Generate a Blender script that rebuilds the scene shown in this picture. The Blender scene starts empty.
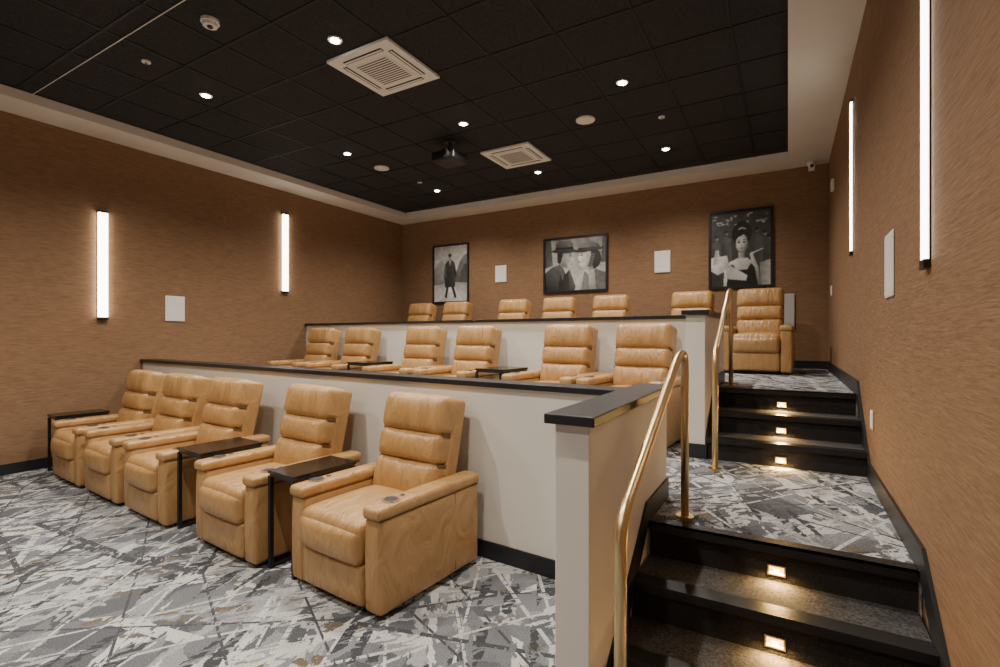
import bpy, bmesh, math, random
import numpy as np
from mathutils import Matrix, Vector
random.seed(4)
rng=np.random.default_rng(7)
C=bpy.context.scene.collection

# ---------------------------------------------------------------- constants
XL,XR,YB,YF=-6.97,0.468,7.95,-3.2
ZS,ZT=3.74,3.84            # soffit / tile ceiling
T1,T2=0.49,0.98            # platforms
CAMZ=1.44

# ---------------------------------------------------------------- materials
def newmat(name):
    m=bpy.data.materials.new(name); m.use_nodes=True
    nt=m.node_tree; b=nt.nodes['Principled BSDF']
    return m,nt,b
def simple(name,col,rough=0.5,metal=0.0,bump=0.0,bscale=200.0,var=0.0,vscale=4.0,spec=None):
    m,nt,b=newmat(name)
    b.inputs['Base Color'].default_value=(*col,1); b.inputs['Roughness'].default_value=rough
    b.inputs['Metallic'].default_value=metal
    if spec is not None: b.inputs['Specular IOR Level'].default_value=spec
    geo=nt.nodes.new('ShaderNodeNewGeometry')
    n=nt.nodes.new('ShaderNodeTexNoise'); n.inputs['Scale'].default_value=vscale; n.inputs['Detail'].default_value=4
    nt.links.new(geo.outputs['Position'],n.inputs['Vector'])
    r=nt.nodes.new('ShaderNodeValToRGB')
    r.color_ramp.elements[0].position=.3; r.color_ramp.elements[1].position=.7
    r.color_ramp.elements[0].color=(*[c*(1-var) for c in col],1)
    r.color_ramp.elements[1].color=(*[min(1,c*(1+var)) for c in col],1)
    nt.links.new(n.outputs['Fac'],r.inputs[0]); nt.links.new(r.outputs[0],b.inputs['Base Color'])
    if bump>0:
        n2=nt.nodes.new('ShaderNodeTexNoise'); n2.inputs['Scale'].default_value=bscale; n2.inputs['Detail'].default_value=3
        nt.links.new(geo.outputs['Position'],n2.inputs['Vector'])
        bp=nt.nodes.new('ShaderNodeBump'); bp.inputs['Strength'].default_value=bump; bp.inputs['Distance'].default_value=.004
        nt.links.new(n2.outputs['Fac'],bp.inputs['Height']); nt.links.new(bp.outputs[0],b.inputs['Normal'])
    return m
def emis(name,col,s):
    m,nt,b=newmat(name); b.inputs['Base Color'].default_value=(*col,1)
    b.inputs['Emission Color'].default_value=(*col,1); b.inputs['Emission Strength'].default_value=s
    return m

def ramp(nt,src,stops,const=False):
    r=nt.nodes.new('ShaderNodeValToRGB'); cr=r.color_ramp
    if const: cr.interpolation='CONSTANT'
    cr.elements[0].position=stops[0][0]; cr.elements[0].color=(*stops[0][1],1)
    cr.elements[1].position=stops[1][0]; cr.elements[1].color=(*stops[1][1],1)
    for p,c in stops[2:]:
        e=cr.elements.new(p); e.color=(*c,1)
    nt.links.new(src,r.inputs[0]); return r.outputs[0]
def mapping(nt,src,rot=0,scale=(1,1,1),loc=(0,0,0)):
    a=nt.nodes.new('ShaderNodeMapping'); a.inputs['Rotation'].default_value=(0,0,rot)
    nt.links.new(src,a.inputs['Vector'])
    c=nt.nodes.new('ShaderNodeMapping'); c.inputs['Scale'].default_value=scale; c.inputs['Location'].default_value=loc
    nt.links.new(a.outputs[0],c.inputs['Vector']); return c.outputs[0]
def vor(nt,vec,feature='F1'):
    v=nt.nodes.new('ShaderNodeTexVoronoi'); v.inputs['Scale'].default_value=1; v.feature=feature
    v.voronoi_dimensions='2D'
    nt.links.new(vec,v.inputs['Vector'])
    if feature!='F1': return v.outputs['Distance']
    s=nt.nodes.new('ShaderNodeSeparateColor'); nt.links.new(v.outputs['Color'],s.inputs[0]); return s
def math_(nt,op,a,b):
    m=nt.nodes.new('ShaderNodeMath'); m.operation=op
    for i,x in enumerate((a,b)):
        if isinstance(x,(int,float)): m.inputs[i].default_value=x
        else: nt.links.new(x,m.inputs[i])
    return m.outputs[0]
def mix(nt,f,a,b,blend='MIX'):
    m=nt.nodes.new('ShaderNodeMix'); m.data_type='RGBA'; m.blend_type=blend
    for sock,x in ((m.inputs[0],f),(m.inputs[6],a),(m.inputs[7],b)):
        if isinstance(x,(int,float)): sock.default_value=x
        elif isinstance(x,tuple): sock.default_value=(*x,1)
        else: nt.links.new(x,sock)
    return m.outputs[2]
def noise(nt,vec,scale,det=2,dist=0,color=False):
    n=nt.nodes.new('ShaderNodeTexNoise'); n.inputs['Scale'].default_value=scale; n.inputs['Detail'].default_value=det; n.inputs['Distortion'].default_value=dist
    nt.links.new(vec,n.inputs['Vector']); return n.outputs['Color' if color else 'Fac']

def carpet():
    m,nt,b=newmat('patterned_carpet')
    geo=nt.nodes.new('ShaderNodeNewGeometry'); P0=geo.outputs['Position']
    nz=noise(nt,P0,34,2,0,True)
    vm=nt.nodes.new('ShaderNodeVectorMath'); vm.operation='MULTIPLY_ADD'
    nt.links.new(nz,vm.inputs[0]); vm.inputs[1].default_value=(.034,.034,0); nt.links.new(P0,vm.inputs[2]); P=vm.outputs[0]
    s1=vor(nt,mapping(nt,P,.62,(7,2.4,1)))
    base=ramp(nt,s1.outputs[0],[(0,(.120,.124,.138)),(.25,(.175,.180,.196)),(.5,(.230,.235,.252)),(.75,(.150,.155,.170)),(.9,(.29,.294,.307))],True)
    s2=vor(nt,mapping(nt,P,-.75,(10,2.8,1),(3,7,0)))
    base=mix(nt,math_(nt,'MULTIPLY',math_(nt,'GREATER_THAN',s2.outputs[1],.58),.75),base,ramp(nt,s2.outputs[0],[(0,(.085,.088,.10)),(.35,(.20,.205,.22)),(.75,(.33,.335,.345))],True))
    br=noise(nt,mapping(nt,P0,.62,(30,10,1)),1,4,.5)
    br2=noise(nt,mapping(nt,P0,-.6,(29,10,1),(4,4,0)),1,4,.5)
    for i,(rot,sc,th,bt,bb) in enumerate([(.62,(17,1.8,1),.78,.46,br),(-.62,(16,1.7,1),.83,.47,br2),(1.15,(15,2.4,1),.86,.47,br),(.2,(9,5.5,1),.90,.50,br2),(-.2,(21,2.1,1),.88,.46,br)]):
        s=vor(nt,mapping(nt,P,rot,sc,(i*5.1,i*2.3,0)))
        msk=math_(nt,'MULTIPLY',math_(nt,'GREATER_THAN',s.outputs[0],th),math_(nt,'GREATER_THAN',bb,bt))
        # stroke brightness varies from stroke to stroke
        base=mix(nt,msk,base,ramp(nt,s.outputs[1],[(0,(.36,.362,.37)),(.35,(.50,.50,.495)),(.65,(.60,.598,.59))],True))
    s=vor(nt,mapping(nt,P,.8,(22,5,1),(9,1,0)))
    base=mix(nt,math_(nt,'MULTIPLY',math_(nt,'GREATER_THAN',s.outputs[0],.93),math_(nt,'GREATER_THAN',br2,.48)),base,(.17,.135,.10))
    s=vor(nt,mapping(nt,P,-.4,(20,3.2,1),(2,1,0)))
    base=mix(nt,math_(nt,'MULTIPLY',math_(nt,'GREATER_THAN',s.outputs[0],.87),math_(nt,'GREATER_THAN',br,.47)),base,(.065,.067,.076))
    for i,(rot,sc,w,col,th) in enumerate([(.55,(2.3,.30,1),.016,(.56,.56,.55),.42),(-.7,(2.0,.26,1),.014,(.56,.56,.55),.44),(1.0,(2.1,.34,1),.015,(.08,.08,.09),.44),(-.35,(2.1,.30,1),.013,(.58,.58,.57),.46),(-1.1,(2.3,.34,1),.015,(.08,.08,.09),.46)]):
        d=vor(nt,mapping(nt,P0,rot,sc,(i*3.7,i*1.9,0)),'DISTANCE_TO_EDGE')
        msk=math_(nt,'MULTIPLY',math_(nt,'LESS_THAN',d,w),math_(nt,'GREATER_THAN',br if i%2 else br2,th))
        base=mix(nt,msk,base,col)
    n=noise(nt,P0,150,2)
    sp=ramp(nt,n,[(.35,(.62,.62,.62)),(.65,(1.12,1.12,1.12))])
    base=mix(nt,1.0,base,sp,'MULTIPLY')
    nt.links.new(base,b.inputs['Base Color']); b.inputs['Roughness'].default_value=.95; b.inputs['Specular IOR Level'].default_value=.1
    bp=nt.nodes.new('ShaderNodeBump'); bp.inputs['Strength'].default_value=.4; bp.inputs['Distance'].default_value=.004
    nt.links.new(n,bp.inputs['Height']); nt.links.new(bp.outputs[0],b.inputs['Normal'])
    return m
def grasscloth():
    m,nt,b=newmat('grasscloth_wallcovering')
    geo=nt.nodes.new('ShaderNodeNewGeometry'); P=geo.outputs['Position']
    def ns(scale,det=3,dist=0):
        mp=nt.nodes.new('ShaderNodeMapping'); mp.inputs['Scale'].default_value=scale
        nt.links.new(P,mp.inputs['Vector'])
        return noise(nt,mp.outputs[0],1,det,dist)
    a=ns((7,7,95),3,.5); c=ns((18,18,260),2); d=ns((.6,.6,.6),2)
    f=math_(nt,'ADD',math_(nt,'MULTIPLY',a,.52),math_(nt,'MULTIPLY',c,.48))
    col=ramp(nt,f,[(.34,(.190,.104,.054)),(.5,(.258,.148,.081)),(.66,(.325,.194,.110))])
    col=mix(nt,.10,col,ramp(nt,d,[(.3,(.19,.105,.056)),(.7,(.33,.195,.110))]))
    nt.links.new(col,b.inputs['Base Color']); b.inputs['Roughness'].default_value=.75; b.inputs['Specular IOR Level'].default_value=.25
    bp=nt.nodes.new('ShaderNodeBump'); bp.inputs['Strength'].default_value=.6; bp.inputs['Distance'].default_value=.004
    nt.links.new(f,bp.inputs['Height']); nt.links.new(bp.outputs[0],b.inputs['Normal'])
    return m
def leather():
    m,nt,b=newmat('tan_leather')
    tc=nt.nodes.new('ShaderNodeTexCoord'); P=tc.outputs['Object']
    mp=nt.nodes.new('ShaderNodeMapping'); mp.inputs['Scale'].default_value=(17,7,5); nt.links.new(P,mp.inputs['Vector'])
    nf=noise(nt,mp.outputs[0],1,3,1.2); g=noise(nt,P,260,2)
    col=ramp(nt,nf,[(.3,(.405,.222,.080)),(.7,(.485,.278,.108))])
    nt.links.new(col,b.inputs['Base Color']); b.inputs['Roughness'].default_value=.33; b.inputs['Specular IOR Level'].default_value=.6
    h=math_(nt,'ADD',nf,math_(nt,'MULTIPLY',g,.05))
    bp=nt.nodes.new('ShaderNodeBump'); bp.inputs['Strength'].default_value=.75; bp.inputs['Distance'].default_value=.02
    nt.links.new(h,bp.inputs['Height']); nt.links.new(bp.outputs[0],b.inputs['Normal'])
    return m
M_carpet=carpet(); M_wall=grasscloth(); M_leather=leather()
M_seam=simple('leather_seam',(.13,.065,.025),.6)
M_paint=simple('cream_paint',(.76,.72,.66),.6,bump=.15,bscale=120,var=.02)
M_soffit=simple('soffit_paint',(.76,.71,.62),.7,var=.02)
M_black=simple('black_lacquer',(.013,.013,.017),.38,var=.2)
M_base=simple('black_vinyl_baseboard',(.014,.016,.020),.45,var=.1)
M_riser=simple('black_ribbed_carpet',(.018,.016,.016),.9,bump=.9,bscale=140,var=.5,vscale=110)
M_tread=simple('charcoal_tread_carpet',(.052,.050,.052),.9,bump=.9,bscale=150,var=.75,vscale=90)
M_nose=simple('rubber_nosing',(.012,.011,.012),.42,bump=.2,bscale=60,var=.2)
M_tile=simple('black_acoustic_tile',(.036,.035,.037),.9,bump=.8,bscale=90,var=.3,vscale=60,spec=.2)
M_grid=simple('black_ceiling_grid',(.006,.006,.007),.6)
M_brass=simple('brushed_brass',(.76,.57,.31),.33,metal=1.0,var=.05)
M_white=simple('white_plastic',(.86,.84,.79),.45,var=.02)
M_grey=simple('grey_grille',(.55,.53,.50),.6,var=.1,vscale=300)
M_dark=simple('dark_slot',(.03,.03,.03),.7)
M_bronze=simple('dark_bronze',(.04,.028,.02),.4,metal=.6)
M_steel=simple('satin_steel',(.62,.62,.62),.25,metal=1)
M_tableglass=simple('satin_black_top',(.008,.007,.007),.2,spec=.4)
M_led=emis('led_diffuser',(1,.93,.80),12)
M_down=emis('downlight_lens',(1,.95,.88),60)
M_step=emis('step_light_lens',(1,.52,.12),7)
M_stepc=emis('step_light_core',(1,.80,.40),18)

# ---------------------------------------------------------------- builder
class B:
    def __init__(s): s.v=[];s.f=[];s.m=[];s.s=[];s.mats=[]
    def mi(s,mat):
        if mat not in s.mats: s.mats.append(mat)
        return s.mats.index(mat)
    def add(s,v,f,mat,smooth=False,M=None):
        o=len(s.v)
        for p in v:
            p=Vector(p)
            if M is not None: p=M@p
            s.v.append(p[:])
        k=s.mi(mat)
        for q in f:
            s.f.append([i+o for i in q]); s.m.append(k); s.s.append(smooth)
    def box(s,x0,x1,y0,y1,z0,z1,mat,M=None):
        v=[(x,y,z) for x in(x0,x1) for y in(y0,y1) for z in(z0,z1)]
        f=[(0,1,3,2),(4,6,7,5),(0,4,5,1),(2,3,7,6),(0,2,6,4),(1,5,7,3)]
        s.add(v,f,mat,False,M)
    def rbox(s,c,h,r,mat,bulge=(0,0,0),M=None,n=6,wr=0.0,seed=0):
        L=[]
        for a in range(3):
            rr=min(r,h[a]*.98); i=h[a]-rr
            na=n if not wr else (n*4 if a==0 else n)
            lo=[-h[a]+rr*t for t in (0,.2,.45,.7)]
            mid=[-i+2*i*k/na for k in range(na+1)]
            L.append(lo+mid+[-x for x in lo[::-1]])
        V={};vs=[];fs=[]
        R=random.Random(seed); ph=[(R.uniform(18,60),R.uniform(0,6.3),R.uniform(-6,6)) for _ in range(4)]
        def vid(p):
            key=tuple(round(x,6) for x in p)
            if key in V: return V[key]
            inn=[max(-(h[a]-min(r,h[a]*.98)),min(h[a]-min(r,h[a]*.98),p[a])) for a in range(3)]
            d=Vector([p[a]-inn[a] for a in range(3)])
            if d.length>1e-9: d.normalize()
            q=[inn[a]+d[a]*min(r,h[a]*.98) for a in range(3)]
            for a in range(3):
                if bulge[a]:
                    b,cc=[x for x in range(3) if x!=a]
                    w=(1-(q[b]/h[b])**2)*(1-(q[cc]/h[cc])**2)
                    q[a]+=bulge[a]*max(0,w)**.6*(q[a]/h[a])
            if wr:
                # gathered pleats that run out of the top and bottom seams
                e=abs(p[2])/h[2]; k=sum(math.sin(f*p[0]+o+g*p[2]) for f,o,g in ph)/4
                q[1]+=wr*k*e*e*(1-abs(p[0])/h[0]*.5)*(-1 if p[1]<0 else 0)
            V[key]=len(vs); vs.append([q[a]+c[a] for a in range(3)]); return V[key]
        for a in range(3):
            b,cc=[x for x in range(3) if x!=a]
            for sg in(-1,1):
                for i in range(len(L[b])-1):
                    for j in range(len(L[cc])-1):
                        ids=[]
                        for (u,w) in((i,j),(i+1,j),(i+1,j+1),(i,j+1)):
                            p=[0,0,0];p[a]=sg*h[a];p[b]=L[b][u];p[cc]=L[cc][w]; ids.append(vid(p))
                        fs.append(ids)
        s.add(vs,fs,mat,True,M)
    def cyl(s,c,r,d,mat,axis='Z',seg=24,M=None,r2=None):
        r2=r if r2 is None else r2
        v=[]
        for k,(zz,rr) in enumerate(((-d/2,r),(d/2,r2))):
            for i in range(seg):
                t=2*math.pi*i/seg; a,b=rr*math.cos(t),rr*math.sin(t)
                p={'Z':(a,b,zz),'Y':(a,zz,b),'X':(zz,a,b)}[axis]
                v.append((p[0]+c[0],p[1]+c[1],p[2]+c[2]))
        f=[(i,(i+1)%seg,seg+(i+1)%seg,seg+i) for i in range(seg)]+[tuple(range(seg)),tuple(range(seg,2*seg))]
        s.add(v,f,mat,False,M)
    def prism(s,poly,a0,a1,mat,plane='XY'):
        n=len(poly);v=[]
        for a in(a0,a1):
            for p in poly:
                v.append({'XY':(p[0],p[1],a),'YZ':(a,p[0],p[1]),'XZ':(p[0],a,p[1])}[plane])
        f=[(i,(i+1)%n,n+(i+1)%n,n+i) for i in range(n)]+[tuple(range(n)),tuple(range(n,2*n))]
        s.add(v,f,mat)
    def tube(s,pts,r,mat,seg=16):
        pts=[Vector(p) for p in pts]; v=[];f=[]
        up=Vector((1,0,0))
        for i,p in enumerate(pts):
            t=(pts[min(i+1,len(pts)-1)]-pts[max(i-1,0)]).normalized()
            u=(up-t*up.dot(t)).normalized(); w=t.cross(u)
            for k in range(seg):
                a=2*math.pi*k/seg; v.append((p+u*r*math.cos(a)+w*r*math.sin(a))[:])
        for i in range(len(pts)-1):
            for k in range(seg):
                f.append((i*seg+k,i*seg+(k+1)%seg,(i+1)*seg+(k+1)%seg,(i+1)*seg+k))
        f+= [tuple(range(seg)),tuple(range((len(pts)-1)*seg,len(pts)*seg))]
        s.add(v,f,mat,True)
    def mesh(s,name):
        me=bpy.data.meshes.new(name); me.from_pydata(s.v,[],s.f)
        for m in s.mats: me.materials.append(m)
        me.polygons.foreach_set('material_index',s.m); me.polygons.foreach_set('use_smooth',s.s)
        bm=bmesh.new(); bm.from_mesh(me); bmesh.ops.recalc_face_normals(bm,faces=bm.faces); bm.to_mesh(me); bm.free()
        me.update(); return me
    def obj(s,name,bevel=0,parent=None,loc=(0,0,0)):
        o=bpy.data.objects.new(name,s.mesh(name)); C.objects.link(o); o.location=loc
        if parent: o.parent=parent
        if bevel:
            m=o.modifiers.new('bevel','BEVEL'); m.width=bevel; m.segments=2; m.limit_method='ANGLE'
        return o
def inst(me,name,loc,rz=0):
    o=bpy.data.objects.new(name,me); C.objects.link(o); o.location=loc; o.rotation_euler=(0,0,rz); return o

# ---------------------------------------------------------------- room shell
b=B(); b.box(XL-.2,XR+.2,YF-.2,YB+.2,-.15,0,M_carpet); b.obj('floor')
b=B(); b.box(XL-.15,XL,YF-.15,YB+.15,0,3.95,M_wall); b.obj('wall_left')
b=B(); b.box(XR,XR+.15,YF-.15,YB+.15,0,3.95,M_wall); b.obj('wall_right')
b=B(); b.box(XL,XR,YB,YB+.15,0,3.95,M_wall); b.obj('wall_back')
b=B(); b.box(XL,XR,YF-.15,YF,0,3.95,M_wall); b.obj('wall_front')
IX0,IX1,IY0,IY1=-6.49,0.0,-2.75,7.50
b=B()
b.box(XL,IX0,YF,YB,ZS,3.95,M_soffit); b.box(IX1,XR,YF,YB,ZS,3.95,M_soffit)
b.box(IX0,IX1,IY1,YB,ZS,3.95,M_soffit); b.box(IX0,IX1,YF,IY0,ZS,3.95,M_soffit)
b.obj('ceiling_soffit')
b=B(); b.box(IX0,IX1,IY0,IY1,ZT,ZT+.1,M_tile); b.obj('ceiling')
b=B()
gx=-2.825
x=gx-.61*6
while x<IX1:
    if x>IX0: b.box(x-.010,x+.010,IY0,IY1,ZT-.006,ZT,M_grid)
    x+=.61
y=3.33-.305-.61*10
while y<IY1:
    if y>IY0: b.box(IX0,IX1,y-.010,y+.010,ZT-.006,ZT,M_grid)
    y+=.61
b.obj('ceiling_grid')
b=B(); b.box(IX0,IX1,1.929,1.934,ZT-.012,ZT-.006,M_white); b.obj('trim_ceiling_track')

# platforms (front edges slightly skewed, as the seating blocks are)
E=.003
b=B(); b.prism([(XL+E,3.12),(-.62,2.66),(-.62,2.57),(XR-E,2.57),(XR-E,YB-E),(XL+E,YB-E)],0,T1,M_carpet); b.obj('floor_platform_lower')
b=B(); b.prism([(XL+E,5.55),(-.56,4.95),(-.56,4.70),(XR-E,4.70),(XR-E,YB-E),(XL+E,YB-E)],T1,T2,M_carpet); b.obj('floor_platform_upper')
# stairs
h=T1/3
def flight(ytop,z0,SX0,SX1=XR-.016):
    b=B()
    for k in range(3):
        y=ytop-.30*(2-k); z1=z0+h*(k+1)
        b.box(SX0,SX1,y-.006,min(y+.01,ytop-.0005),z1-h,z1-.012,M_riser)
        if k<2:
            b.box(SX0,SX1,y+.01,ytop-.0065,z1-h,z1-.004,M_tread)
            b.box(SX0,SX1,y+.06,y+.294,z1-.004,z1,M_tread)
        b.box(SX0,SX1,y-.03,min(y+.06,ytop-.0005) if k==2 else y+.06,z1-.034,z1+.004,M_nose)
        if k==2: b.box(SX0,SX1,y-.03,y+.06,z1+.0005,z1+.004,M_nose)
    b.obj('stairs')
flight(2.57,0,-.607); flight(4.70,T1,-.537)
def steplight(y,z,x=-.045):
    e=B()
    e.box(x-.036,x+.036,y-.014,y-.0062,z-.023,z+.023,M_brass)
    e.box(x-.029,x+.029,y-.016,y-.014,z-.016,z+.016,M_step)
    e.box(x-.012,x+.012,y-.018,y-.016,z-.008,z+.008,M_stepc)
    e.obj('step_light')
    l=bpy.data.lights.new('step_glow','AREA'); l.shape='RECTANGLE'; l.size=.06; l.size_y=.02; l.energy=2.6; l.color=(1,.58,.18)
    o=bpy.data.objects.new('step_glow_lamp',l); C.objects.link(o); o.location=(x,y-.025,z)
    o.rotation_euler=Vector((0,-.6,-.8)).to_track_quat('-Z','Y').to_euler()
for k in range(3):
    for yt,z0 in((2.57,0),(4.70,T1)):
        steplight(yt-.3*(2-k),z0+h*(k+1)-.112)

# half walls -------------------------------------------------------------
def skew_wall(name,W,z0,z1,xend,th=.13):
    (xa,ya),(xb,yb)=W; xa+=E
    yb2=ya+(yb-ya)*(xend-xa)/(xb-xa)
    e=B(); e.prism([(xa,ya),(xend,yb2),(xend,yb2+th),(xa,ya+th)],z0,z1,M_paint); e.obj(name)
    t=B(); t.prism([(xa,ya-.03),(xend,yb2-.03),(xend,yb2+th+.03),(xa,ya+th+.03)],z1,z1+.035,M_black); t.obj('trim_cap_'+name.split('_',1)[1],bevel=.003)
    s=B(); s.prism([(xa,ya-.012),(xend,yb2-.012),(xend,yb2-.0005),(xa,ya-.0005)],z0,z0+.11,M_base); s.obj('baseboard_'+name.split('_',1)[1])
skew_wall('wall_half_front',[(XL,3.115),(-.60,2.655)],0,1.105,-.755)
skew_wall('wall_half_rear',[(XL,5.545),(-.60,4.945)],T1,1.595,-.69)
def side_wall(name,x0,x1,y0,y1,z0,z1):
    e=B(); e.box(x0,x1,y0,y1,z0,z1,M_paint); e.obj(name,bevel=.004)
    t=B(); t.box(x0-.03,x1+.03,y0-.035,y1+.02,z1,z1+.037,M_black); t.obj('trim_cap_'+name.split('_',1)[1],bevel=.004)
side_wall('wall_half_stair_front',-.755,-.62,1.71,3.03,0,1.112)
side_wall('wall_half_stair_rear',-.69,-.55,4.08,5.35,T1,1.597)
b=B(); b.prism([(1.71,0),(1.71,.11),(1.87,.11),(2.52,.60),(3.03,.60),(3.03,.49),(2.55,.49),(2.2,.2),(2.2,0)],-.619,-.608,M_base,'YZ')
b.box(-.757,-.608,1.698,1.71,0,.11,M_base); b.obj('trim_stringer_front')
b=B(); b.prism([(4.08,T1),(4.08,.65),(4.65,1.09),(5.35,1.09),(5.35,T2),(4.69,T2),(4.4,.7),(4.4,T1)],-.549,-.538,M_base,'YZ')
b.box(-.692,-.538,4.068,4.08,T1,.6,M_base); b.obj('trim_stringer_rear')
b=B(); b.prism([(YF,0),(YF,.11),(1.87,.11),(2.52,.60),(4.02,.60),(4.65,1.09),(YB,1.09),(YB,T2),(4.69,T2),(4.4,.7),(4.4,T1),(2.56,T1),(2.2,.2),(2.2,0)],XR-.015,XR-.0005,M_base,'YZ'); b.obj('baseboard_right')
b=B(); b.box(XL+.0005,XL+.015,YF,3.1,0,.11,M_base); b.box(XL+.0005,XL+.015,3.26,5.53,T1,T1+.11,M_base); b.box(XL+.0005,XL+.015,5.7,YB,T2,T2+.11,M_base); b.obj('baseboard_left')
b=B(); b.box(XL+.015,XR-.015,YB-.015,YB-.0005,T2,T2+.11,M_base); b.obj('baseboard_back')
# screen behind the camera
b=B(); b.box(-5.7,-.8,YF+.01,YF+.05,.75,3.5,M_black); b.box(-5.6,-.9,YF+.05,YF+.055,.85,3.4,M_white); b.obj('projection_screen')

# ---------------------------------------------------------------- recliner
def chair_mesh():
    e=B(); L=M_leather
    for sg in(-1,1):
        xc=sg*.318
        e.rbox((xc,-.01,.270),(.061,.405,.245),.026,L,bulge=(.006,.014,0))
        e.rbox((xc,-.012,.537),(.0650,.420,.032),.024,L,bulge=(0,.004,.007))
        e.box(xc-.0625,xc+.0625,-.414,.385,.5020,.5060,M_seam)
        e.box(xc+sg*.0600,xc+sg*.0645,.16,.164,.05,.50,M_seam)
        e.cyl((xc,-.29,.573),.046,.014,M_steel,seg=28); e.cyl((xc,-.29,.578),.034,.006,M_dark,seg=28)
        e.cyl((xc,-.205,.573),.017,.012,M_steel,seg=16); e.cyl((xc,-.205,.578),.009,.006,M_dark,seg=12)
    e.box(-.25,.25,-.34,.34,.0,.08,M_dark)
    for sx in(-.33,.33):
        for sy in(-.34,.34): e.cyl((sx,sy,.022),.022,.044,M_dark,seg=12)
    e.rbox((0,-.375,.150),(.254,.055,.110),.026,L,bulge=(0,.016,0))
    e.rbox((0,-.385,.347),(.254,.075,.096),.048,L,bulge=(0,.028,.0))
    e.rbox((0,-.14,.385),(.254,.315,.083),.050,L,bulge=(0,.0,.028))
    e.box(-.250,.250,-.40,-.35,.248,.262,M_seam)
    Mb=Matrix.Translation((0,.135,.40))@Matrix.Rotation(math.radians(-13),4,'X')
    e.rbox((0,.085,.225),(.268,.060,.435),.028,L,bulge=(0,.012,0),M=Mb)
    e.rbox((0,.0,.135),(.262,.075,.122),.046,L,bulge=(0,.040,0),M=Mb,wr=.011,seed=1)
    e.rbox((0,-.002,.340),(.262,.072,.095),.044,L,bulge=(0,.038,0),M=Mb,wr=.011,seed=2)
    e.rbox((0,.004,.545),(.268,.080,.123),.052,L,bulge=(0,.036,.004),M=Mb,wr=.009,seed=3)
    for z in(.240,.430): e.box(-.262,.262,-.040,.03,z-.010,z+.010,M_seam,M=Mb)
    return e.mesh('recliner_chair')
CH=chair_mesh()
row1=[(-2.10,2.28),(-3.16,2.31),(-4.31,2.36),(-5.18,2.41),(-6.04,2.46)]
for x,y in row1: inst(CH,'recliner_chair',(x,y,0),math.radians(-4.5))
for x in(-6.18,-5.30,-4.06,-3.21,-2.0,-1.20): inst(CH,'recliner_chair',(x,4.50+(-1.18-x)*.09,T1),math.radians(-5.0))
for x in(-6.04,-5.2,-4.0,-3.16,-2.31,-1.15,-.32): inst(CH,'recliner_chair',(x,6.95+(-.32-x)*.035,T2),math.radians(-2.0))

def table_mesh(w,d=.46):
    e=B(); hx=w/2; hy=d/2
    e.box(-hx,hx,-hy,hy,.586,.604,M_tableglass)
    e.box(-hx+.008,hx-.008,-hy+.008,hy-.008,.566,.586,M_black)
    for sx in(-1,1):
        for sy in(-1,1): e.box(sx*(hx-.012)-.012,sx*(hx-.012)+.012,sy*(hy-.014)-.012,sy*(hy-.014)+.012,0,.57,M_black)
        e.box(sx*(hx-.012)-.012,sx*(hx-.012)+.012,-hy+.02,hy-.02,0,.022,M_black)
    e.box(-hx+.02,hx-.02,hy-.026,hy-.002,0,.022,M_black)
    return e.mesh('side_table')
TM=table_mesh(.27); TW=table_mesh(.36)
inst(TM,'side_table',(-2.63,2.15,0),math.radians(-4.5)); inst(TW,'side_table',(-3.735,2.20,0),math.radians(-4.5)); inst(TM,'side_table',(-6.62,2.35,0),math.radians(-4.5))
for x in(-4.68,-2.605): inst(TW,'side_table',(x,4.40+(-1.18-x)*.09,T1),math.radians(-5))
for x in(-4.6,-1.73): inst(TM,'side_table',(x,6.9,T2),math.radians(-2))

# ---------------------------------------------------------------- handrails
def fillet(pts,r):
    pts=[Vector(p) for p in pts]; out=[pts[0]]
    for i in range(1,len(pts)-1):
        a,p,c=pts[i-1],pts[i],pts[i+1]
        ra=min(r,(a-p).length*.48); rc=min(r,(c-p).length*.48)
        s=p+(a-p).normalized()*ra; t=p+(c-p).normalized()*rc
        for k in range(9):
            u=k/8; out.append(s*(1-u)**2+p*2*u*(1-u)+t*u*u)
    out.append(pts[-1]); return out
def rail(x,pts):
    e=B(); P=fillet([(x,y,z) for y,z in pts],.10); e.tube(P,.020,M_brass,20)
    for (y,z) in(pts[0],pts[-1]): e.cyl((x,y,z+.006),.045,.012,M_brass,seg=28)
    e.obj('stair_handrail')
rail(-.465,[(1.57,0),(1.57,.84),(2.56,1.345),(2.72,1.345),(2.72,T1)])
rail(-.445,[(3.79,T1),(3.79,1.31),(4.77,1.835),(4.92,1.835),(4.92,T2)])

# ---------------------------------------------------------------- wall lights
def sconce(side,y,z0,z1):
    e=B(); s=1 if side=='L' else -1; x=XL if side=='L' else XR
    W,D=(.044,.045) if side=='L' else (.034,.018)
    def bx(a,c,y0,y1,za,zb,m):
        lo,hi=sorted((x+s*a,x+s*c)); e.box(lo,hi,y0,y1,za,zb,m)
    bx(.0,.006,y-W-.006,y+W+.006,z0-.03,z1+.03,M_bronze)
    bx(.006,D,y-W,y+W,z0,z1,M_led)
    bx(.006,D+.004,y-W-.004,y+W+.004,z0-.035,z0,M_bronze); bx(.006,D+.004,y-W-.004,y+W+.004,z1,z1+.02,M_bronze)
    e.obj('wall_sconce')
sconce('L',2.69,1.65,2.87); sconce('L',5.13,2.14,3.36)
sconce('R',2.48,1.73,2.95); sconce('R',5.07,2.14,3.38)

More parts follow.
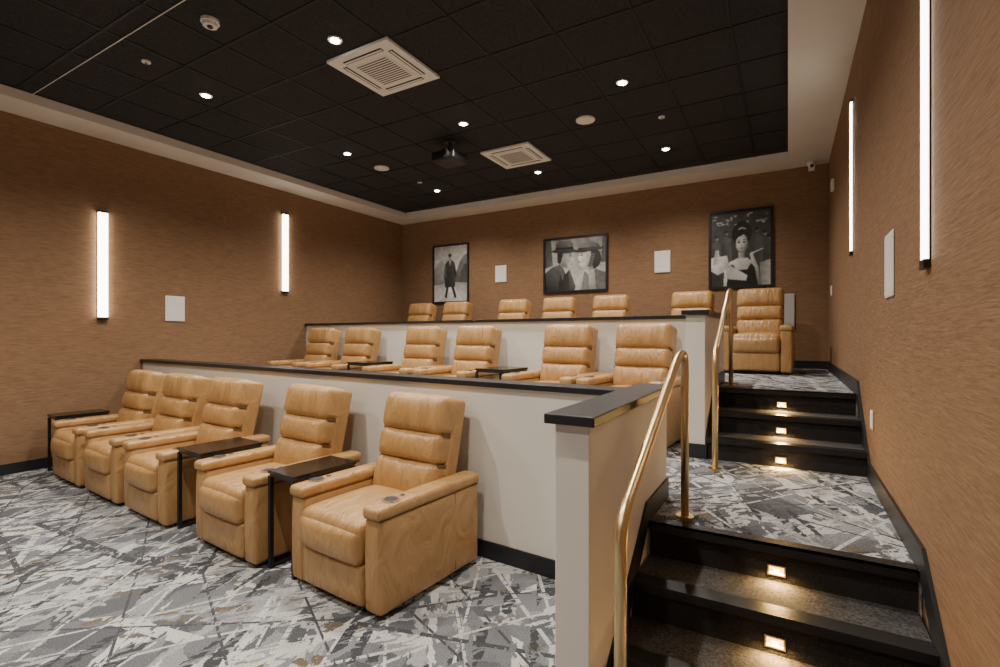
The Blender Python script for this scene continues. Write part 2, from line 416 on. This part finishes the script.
def plate(name,cx,cy,cz,w,hh,wall,mat=M_white,th=.02,inner=True):
    e=B()
    if wall=='B':
        e.rbox((cx,YB-th/2-.001,cz),(w/2,th/2,hh/2),.008,mat)
        if inner: e.box(cx-w/2+.012,cx+w/2-.012,YB-th-.003,YB-th-.0005,cz-hh/2+.012,cz+hh/2-.012,mat)
    else:
        s=1 if wall=='L' else -1; x=XL if wall=='L' else XR
        e.rbox((x+s*(th/2+.001),cy,cz),(th/2,w/2,hh/2),.006,mat)
        if inner:
            lo,hi=sorted((x+s*(th+.0005),x+s*(th+.003))); e.box(lo,hi,cy-w/2+.012,cy+w/2-.012,cz-hh/2+.012,cz+hh/2-.012,mat)
    return e.obj(name)
plate('wall_speaker',XL,3.49,1.785,.235,.33,'L')
plate('wall_speaker',XR,3.30,1.81,.24,.34,'R',th=.008)
plate('wall_speaker',-4.59,YB,2.57,.24,.31,'B'); plate('wall_speaker',-1.69,YB,2.58,.24,.34,'B')
plate('wall_vent',-.045,YB,1.77,.25,.48,'B',M_grey)
plate('light_switch',XR,3.92,.90,.08,.12,'R',th=.010)
plate('light_switch',XR,7.3,1.98,.10,.13,'R',th=.012)
plate('fire_strobe',XR,7.0,3.2,.11,.13,'R',th=.03)
b=B(); b.cyl((.27,7.80,ZS-.02),.05,.04,M_white); b.cyl((.27,7.80,ZS-.06),.035,.05,M_white)
b.rbox((.27,7.72,ZS-.09),(.035,.07,.032),.012,M_white); b.cyl((.27,7.645,ZS-.09),.022,.01,M_dark,'Y'); b.obj('security_camera')

# ---------------------------------------------------------------- ceiling fixtures
for yy in(-.85,.97,2.81,4.65,6.59):
    for xx in(-1.36,-3.18,-5.03):
        e=B(); seg=28
        e.cyl((xx,yy,ZT-.005),.058,.010,M_grey,seg=seg); e.cyl((xx,yy,ZT-.012),.036,.006,M_down,seg=seg)
        e.obj('recessed_downlight')
        l=bpy.data.lights.new('downlight_lamp','SPOT'); l.energy=195 if yy>0 else 130; l.spot_size=math.radians(146); l.spot_blend=1.0
        l.shadow_soft_size=.035; l.color=(1,.92,.80)
        o=bpy.data.objects.new('downlight_lamp',l); C.objects.link(o); o.location=(xx,yy,ZT-.05)
def cassette(cx,cy):
    e=B(); s=.35; z=ZT
    e.box(cx-s,cx+s,cy-s,cy+s,z-.030,z-.0065,M_white)
    e.box(cx-.19,cx+.19,cy-.19,cy+.19,z-.036,z-.030,M_white)
    for k in range(12):
        y=cy-.165+k*.03; e.box(cx-.17,cx+.17,y-.006,y+.006,z-.038,z-.036,M_dark)
    for sx,sy in((1,0),(-1,0),(0,1),(0,-1)):
        if sx: e.box(cx+sx*.265-.022,cx+sx*.265+.022,cy-.22,cy+.22,z-.033,z-.030,M_dark); e.box(cx+sx*.265-.008,cx+sx*.265+.010,cy-.215,cy+.215,z-.037,z-.033,M_white)
        else: e.box(cx-.22,cx+.22,cy+sy*.265-.022,cy+sy*.265+.022,z-.033,z-.030,M_dark); e.box(cx-.215,cx+.215,cy+sy*.265-.008,cy+sy*.265+.010,z-.037,z-.033,M_white)
    e.obj('ceiling_air_cassette',bevel=.003)
cassette(-3.13,3.33); cassette(-3.13,5.83)
for x,y in((-1.95,5.25),(-5.04,5.30)):
    e=B(); e.cyl((x,y,ZT-.008),.105,.014,M_white,seg=36); e.cyl((x,y,ZT-.017),.088,.004,M_white,seg=36); e.obj('ceiling_speaker')
e=B(); e.cyl((-3.81,2.16,ZT-.012),.065,.022,M_white,seg=30); e.cyl((-3.81,2.16,ZT-.035),.05,.026,M_white,seg=30,r2=.055); e.cyl((-3.81,2.16,ZT-.052),.02,.01,M_dark,seg=16); e.obj('smoke_detector')
for x,y in((-4.86,2.2),(-1.2,5.6),(-5.0,6.1)):
    e=B(); e.cyl((x,y,ZT-.008),.035,.012,M_white,seg=20); e.cyl((x,y,ZT-.022),.012,.02,M_steel,seg=12); e.obj('fire_sprinkler')
e=B(); px,py=-3.62,5.0
e.cyl((px,py,ZT-.01),.07,.016,M_black); e.cyl((px,py,ZT-.085),.02,.15,M_black)
e.rbox((px,py,ZT-.215),(.17,.16,.060),.025,M_black); e.cyl((px+.06,py-.18,ZT-.215),.05,.06,M_dark,'Y'); e.cyl((px+.06,py-.212,ZT-.215),.038,.006,M_tableglass,'Y')
e.box(px-.12,px+.12,py-.1,py+.1,ZT-.160,ZT-.150,M_black)
e.obj('ceiling_projector')

# ---------------------------------------------------------------- artwork
class Art:
    def __init__(s,W,H,bg): s.W,s.H=W,H; s.a=np.full((H,W),float(bg)); s.Y,s.X=np.mgrid[0:H,0:W]; s.X=(s.X+.5)/W; s.Y=(s.Y+.5)/H
    def el(s,cx,cy,rx,ry,g,rot=0,sh=.5,lx=.4):
        c,n=math.cos(rot),math.sin(rot); dx,dy=s.X-cx,s.Y-cy
        u=(dx*c+dy*n)/rx; w=(-dx*n+dy*c)/ry; m=u*u+w*w<1
        nz=np.sqrt(np.clip(1-u*u-w*w,0,1)); L=np.clip(.75*nz+lx*u+.35*w,0,1.2)
        s.a[m]=(g*(1-sh+sh*L*1.25))[m]
    def po(s,P,g,dx=0.0,dy=0.0):
        m=np.zeros_like(s.a,bool); n=len(P)
        for i in range(n):
            x0,y0=P[i];x1,y1=P[(i+1)%n]
            if y0==y1: continue
            c=((s.Y>=min(y0,y1))&(s.Y<max(y0,y1))&(s.X<x0+(s.Y-y0)*(x1-x0)/(y1-y0))); m^=c
        xs=[p[0] for p in P]; ys=[p[1] for p in P]
        u=(s.X-sum(xs)/n)/(max(xs)-min(xs)+1e-6)*2; w=(s.Y-sum(ys)/n)/(max(ys)-min(ys)+1e-6)*2
        s.a[m]=np.clip(g*(1+dx*u+dy*w),.004,1)[m]
    def soft(s,k=1,noise=.02):
        n1=rng.normal(0,1,(s.H//6+2,s.W//6+2)); n1=np.kron(n1,np.ones((6,6)))[:s.H,:s.W]
        for _ in range(8):
            p=np.pad(n1,1,'edge'); n1=(p[:-2,1:-1]+p[2:,1:-1]+p[1:-1,:-2]+p[1:-1,2:])/4
        s.a=s.a*(1+.14*n1)
        for _ in range(k):
            p=np.pad(s.a,1,'edge'); s.a=(p[:-2,1:-1]+p[2:,1:-1]+p[1:-1,:-2]+p[1:-1,2:]+2*p[1:-1,1:-1])/6
        s.a=np.clip(s.a+rng.normal(0,noise,s.a.shape)*s.a,0.003,1)
M_art,nt,bb=newmat('photo_print'); at=nt.nodes.new('ShaderNodeAttribute'); at.attribute_name='Col'
nt.links.new(at.outputs['Color'],bb.inputs['Base Color']); bb.inputs['Roughness'].default_value=.35
def framed(art,xa,xb,za,zb):
    root=bpy.data.objects.new('framed_photograph',None); C.objects.link(root)
    root.location=((xa+xb)/2,YB,(za+zb)/2)
    w,hh=(xb-xa)/2,(zb-za)/2; t=.032
    f=B(); y1=-.001;y0=-.035
    f.box(-w,w,y0,y1,hh-t,hh,M_black); f.box(-w,w,y0,y1,-hh,-hh+t,M_black)
    f.box(-w,-w+t,y0,y1,-hh+t,hh-t,M_black); f.box(w-t,w,y0,y1,-hh+t,hh-t,M_black)
    f.box(-w+t,w-t,-.012,-.001,-hh+t,hh-t,M_black); f.obj('frame',parent=root)
    W,H=art.W,art.H; me=bpy.data.meshes.new('print')
    vs=[(-w+t+(2*(w-t))*i/(W-1),-.0135,-hh+t+(2*(hh-t))*j/(H-1)) for j in range(H) for i in range(W)]
    fs=[(j*W+i,j*W+i+1,(j+1)*W+i+1,(j+1)*W+i) for j in range(H-1) for i in range(W-1)]
    me.from_pydata(vs,[],fs); ca=me.color_attributes.new('Col','FLOAT_COLOR','POINT')
    g=art.a.ravel(); cc=np.stack([g,g*.99,g*.97,np.ones_like(g)],1).ravel(); ca.data.foreach_set('color',cc)
    me.materials.append(M_art); o=bpy.data.objects.new('print',me); C.objects.link(o); o.parent=root
# 1: lone man walking in an overcoat, hills behind
a=Art(110,148,.62); a.a=.80-.2*a.Y
a.po([(0,.34),(0,.60),(.10,.70),(.22,.74),(.38,.64),(.55,.50),(1,.42),(1,.3)],.36,.2,.3); a.po([(.50,.3),(.66,.52),(.78,.72),(.90,.82),(1,.84),(1,.3)],.16,.3,.3)
a.po([(.72,.3),(.82,.55),(.92,.66),(1,.66),(1,.3)],.07)
a.po([(0,0),(0,.38),(.5,.35),(1,.32),(1,0)],.50,-.2,-.3); a.po([(.15,0),(.42,.35),(.52,.35),(.85,0)],.72,.1,.2); a.po([(0,.30),(0,.40),(.34,.36),(.25,.31)],.22)
a.po([(.38,.30),(.32,.08),(.39,.06),(.45,.30),(.50,.30),(.62,.05),(.68,.08),(.58,.32)],.02)
a.po([(.33,.26),(.30,.50),(.34,.68),(.43,.745),(.53,.75),(.62,.69),(.66,.50),(.63,.26)],.05,.4,.3)
a.po([(.29,.42),(.32,.64),(.37,.66),(.38,.44)],.10,.3); a.po([(.61,.42),(.59,.64),(.63,.66),(.69,.46)],.03)
a.po([(.45,.74),(.485,.64),(.52,.74)],.5); a.el(.485,.79,.044,.054,.45); a.el(.475,.83,.052,.032,.03); a.soft(2)
framed(a,-6.16,-5.30,2.07,3.22)
# 2: two figures in hats, face to face
a=Art(156,128,.4); a.a=.30+.22*(1-a.Y)+.08*np.clip(np.sin(a.X*17),0,1)
a.po([(0,.45),(0,1),(.10,1),(.14,.5)],.10,.3); a.po([(.92,.5),(.95,1),(1,1),(1,.5)],.12,.3)
a.po([(0,0),(0,.36),(.12,.47),(.28,.52),(.42,.40),(.54,0)],.08,.5,.5); a.po([(.22,.0),(.28,.46),(.40,.38),(.42,.0)],.03,.3); a.po([(.29,.50),(.35,.33),(.42,.42),(.40,.48)],.75)
a.po([(.25,.38),(.30,.50),(.33,.34),(.30,.2)],.12)
a.po([(.24,.76),(.22,.54),(.30,.46),(.38,.415),(.43,.42),(.46,.45),(.462,.485),(.452,.505),(.468,.53),(.455,.56),(.492,.605),(.468,.66),(.465,.76)],.50,.5,-.1)
a.po([(.215,.76),(.21,.56),(.26,.52),(.29,.60),(.31,.76)],.03); a.el(.305,.61,.022,.045,.4); a.el(.432,.665,.022,.012,.03); a.el(.43,.70,.032,.008,.03); a.el(.45,.505,.020,.007,.08)
a.po([(.27,.50),(.37,.43),(.38,.50),(.32,.58)],.22,.3)
a.po([(.175,.78),(.19,.92),(.25,.985),(.33,.955),(.42,.975),(.475,.90),(.48,.79)],.14,.5,.3); a.po([(.175,.775),(.178,.835),(.48,.835),(.48,.775)],.015); a.el(.335,.765,.225,.042,.06,-.06)
a.po([(.50,0),(.56,.26),(.66,.38),(.86,.42),(1,.32),(1,0)],.42,-.4,.3); a.po([(.60,.0),(.66,.36),(.72,.3),(.74,0)],.20); a.po([(.84,0),(.82,.40),(1,.3),(1,0)],.14)
a.el(.80,.58,.125,.19,.05); a.po([(.76,.76),(.60,.745),(.578,.66),(.548,.612),(.568,.59),(.563,.565),(.577,.54),(.57,.505),(.59,.455),(.64,.43),(.70,.43),(.745,.52),(.76,.6)],.72,-.35,.1)
a.el(.614,.66,.022,.012,.03); a.el(.612,.697,.03,.007,.06); a.el(.585,.535,.018,.012,.08)
a.po([(.66,.44),(.74,.34),(.80,.42),(.75,.54)],.36,-.3)
for k in range(5): a.el(.75+.012*k,.46+.05*k,.038,.03,.15)
a.po([(.55,.76),(.60,.88),(.74,.93),(.88,.86),(.93,.74)],.20,-.4,.3); a.po([(.55,.76),(.56,.80),(.925,.79),(.93,.745)],.02); a.el(.73,.755,.225,.038,.07,.08); a.soft(1)
framed(a,-3.72,-2.56,2.17,3.12)
# 3: lady at a table in a crowded room
a=Art(120,160,.05); a.a=.03+.05*a.Y
for k in range(34):
    a.el(rng.uniform(.05,.95),rng.uniform(.82,.97),rng.uniform(.012,.04),rng.uniform(.005,.012),rng.uniform(.3,.9))
for (cx,cy,g) in((.10,.66,.30),(.27,.72,.20),(.90,.68,.30),(.78,.73,.18),(.98,.62,.22)):
    a.po([(cx-.10,.3),(cx-.08,cy-.08),(cx,cy-.04),(cx+.08,cy-.08),(cx+.10,.3)],.08,.4,.3); a.el(cx,cy,.034,.040,g,0,.8); a.el(cx,cy+.025,.038,.022,.03)
a.po([(0,.22),(0,.40),(.28,.42),(.33,.24),(.12,.16)],.62,-.3,.3); a.po([(.04,.30),(.08,.50),(.14,.50),(.16,.30)],.5,.3); a.po([(.84,.0),(.82,.30),(1,.34),(1,0)],.35,.4)
a.el(.53,.70,.165,.155,.025,0,.8); a.el(.54,.82,.09,.06,.03)
a.po([(.48,.34),(.475,.50),(.58,.50),(.575,.34)],.30,-.5); a.po([(.22,0),(.24,.24),(.33,.33),(.47,.375),(.59,.375),(.71,.33),(.80,.24),(.84,0)],.48,-.4,.3)
a.po([(.27,0),(.31,.26),(.38,.30),(.44,.22),(.62,.22),(.68,.30),(.74,.26),(.80,0)],.010)
a.el(.53,.575,.100,.128,.62,0,.75,-.45); a.po([(.42,.60),(.42,.70),(.52,.75),(.64,.71),(.64,.60),(.615,.66),(.56,.69),(.47,.655)],.015)
for sx in(-1,1):
    a.el(.527+sx*.042,.588,.024,.012,.03,0,.2); a.el(.527+sx*.043,.618,.028,.006,.05,0,.2)
a.el(.527,.508,.024,.009,.10,0,.3); a.el(.532,.545,.010,.006,.28,0,.2)
for k in range(11): a.el(.44+k*.018,.362-.025*math.sin(k/10*math.pi),.012,.011,.8)
for k in range(7): a.el(.48+k*.018,.765+.012*math.sin(k/6*math.pi),.009,.011,.7)
a.po([(.30,.10),(.24,.26),(.30,.30),(.62,.14),(.60,.07)],.50,.3); a.po([(.72,.26),(.66,.42),(.70,.45),(.80,.24)],.48,-.4); a.po([(.70,.44),(.88,.49),(.88,.482),(.71,.428)],.7); a.soft(1)
framed(a,-1.02,-.18,2.12,3.25)

# ---------------------------------------------------------------- world + camera
w=bpy.data.worlds.new('world'); bpy.context.scene.world=w; w.use_nodes=True
w.node_tree.nodes['Background'].inputs[0].default_value=(.02,.02,.02,1)
cam=bpy.data.cameras.new('camera'); co=bpy.data.objects.new('camera',cam); C.objects.link(co)
co.location=(0,0,CAMZ); co.rotation_euler=(math.radians(90),0,math.atan(288/496))
cam.sensor_width=36; cam.lens=36*.496; cam.clip_start=.02; cam.shift_y=0.0015
bpy.context.scene.camera=co
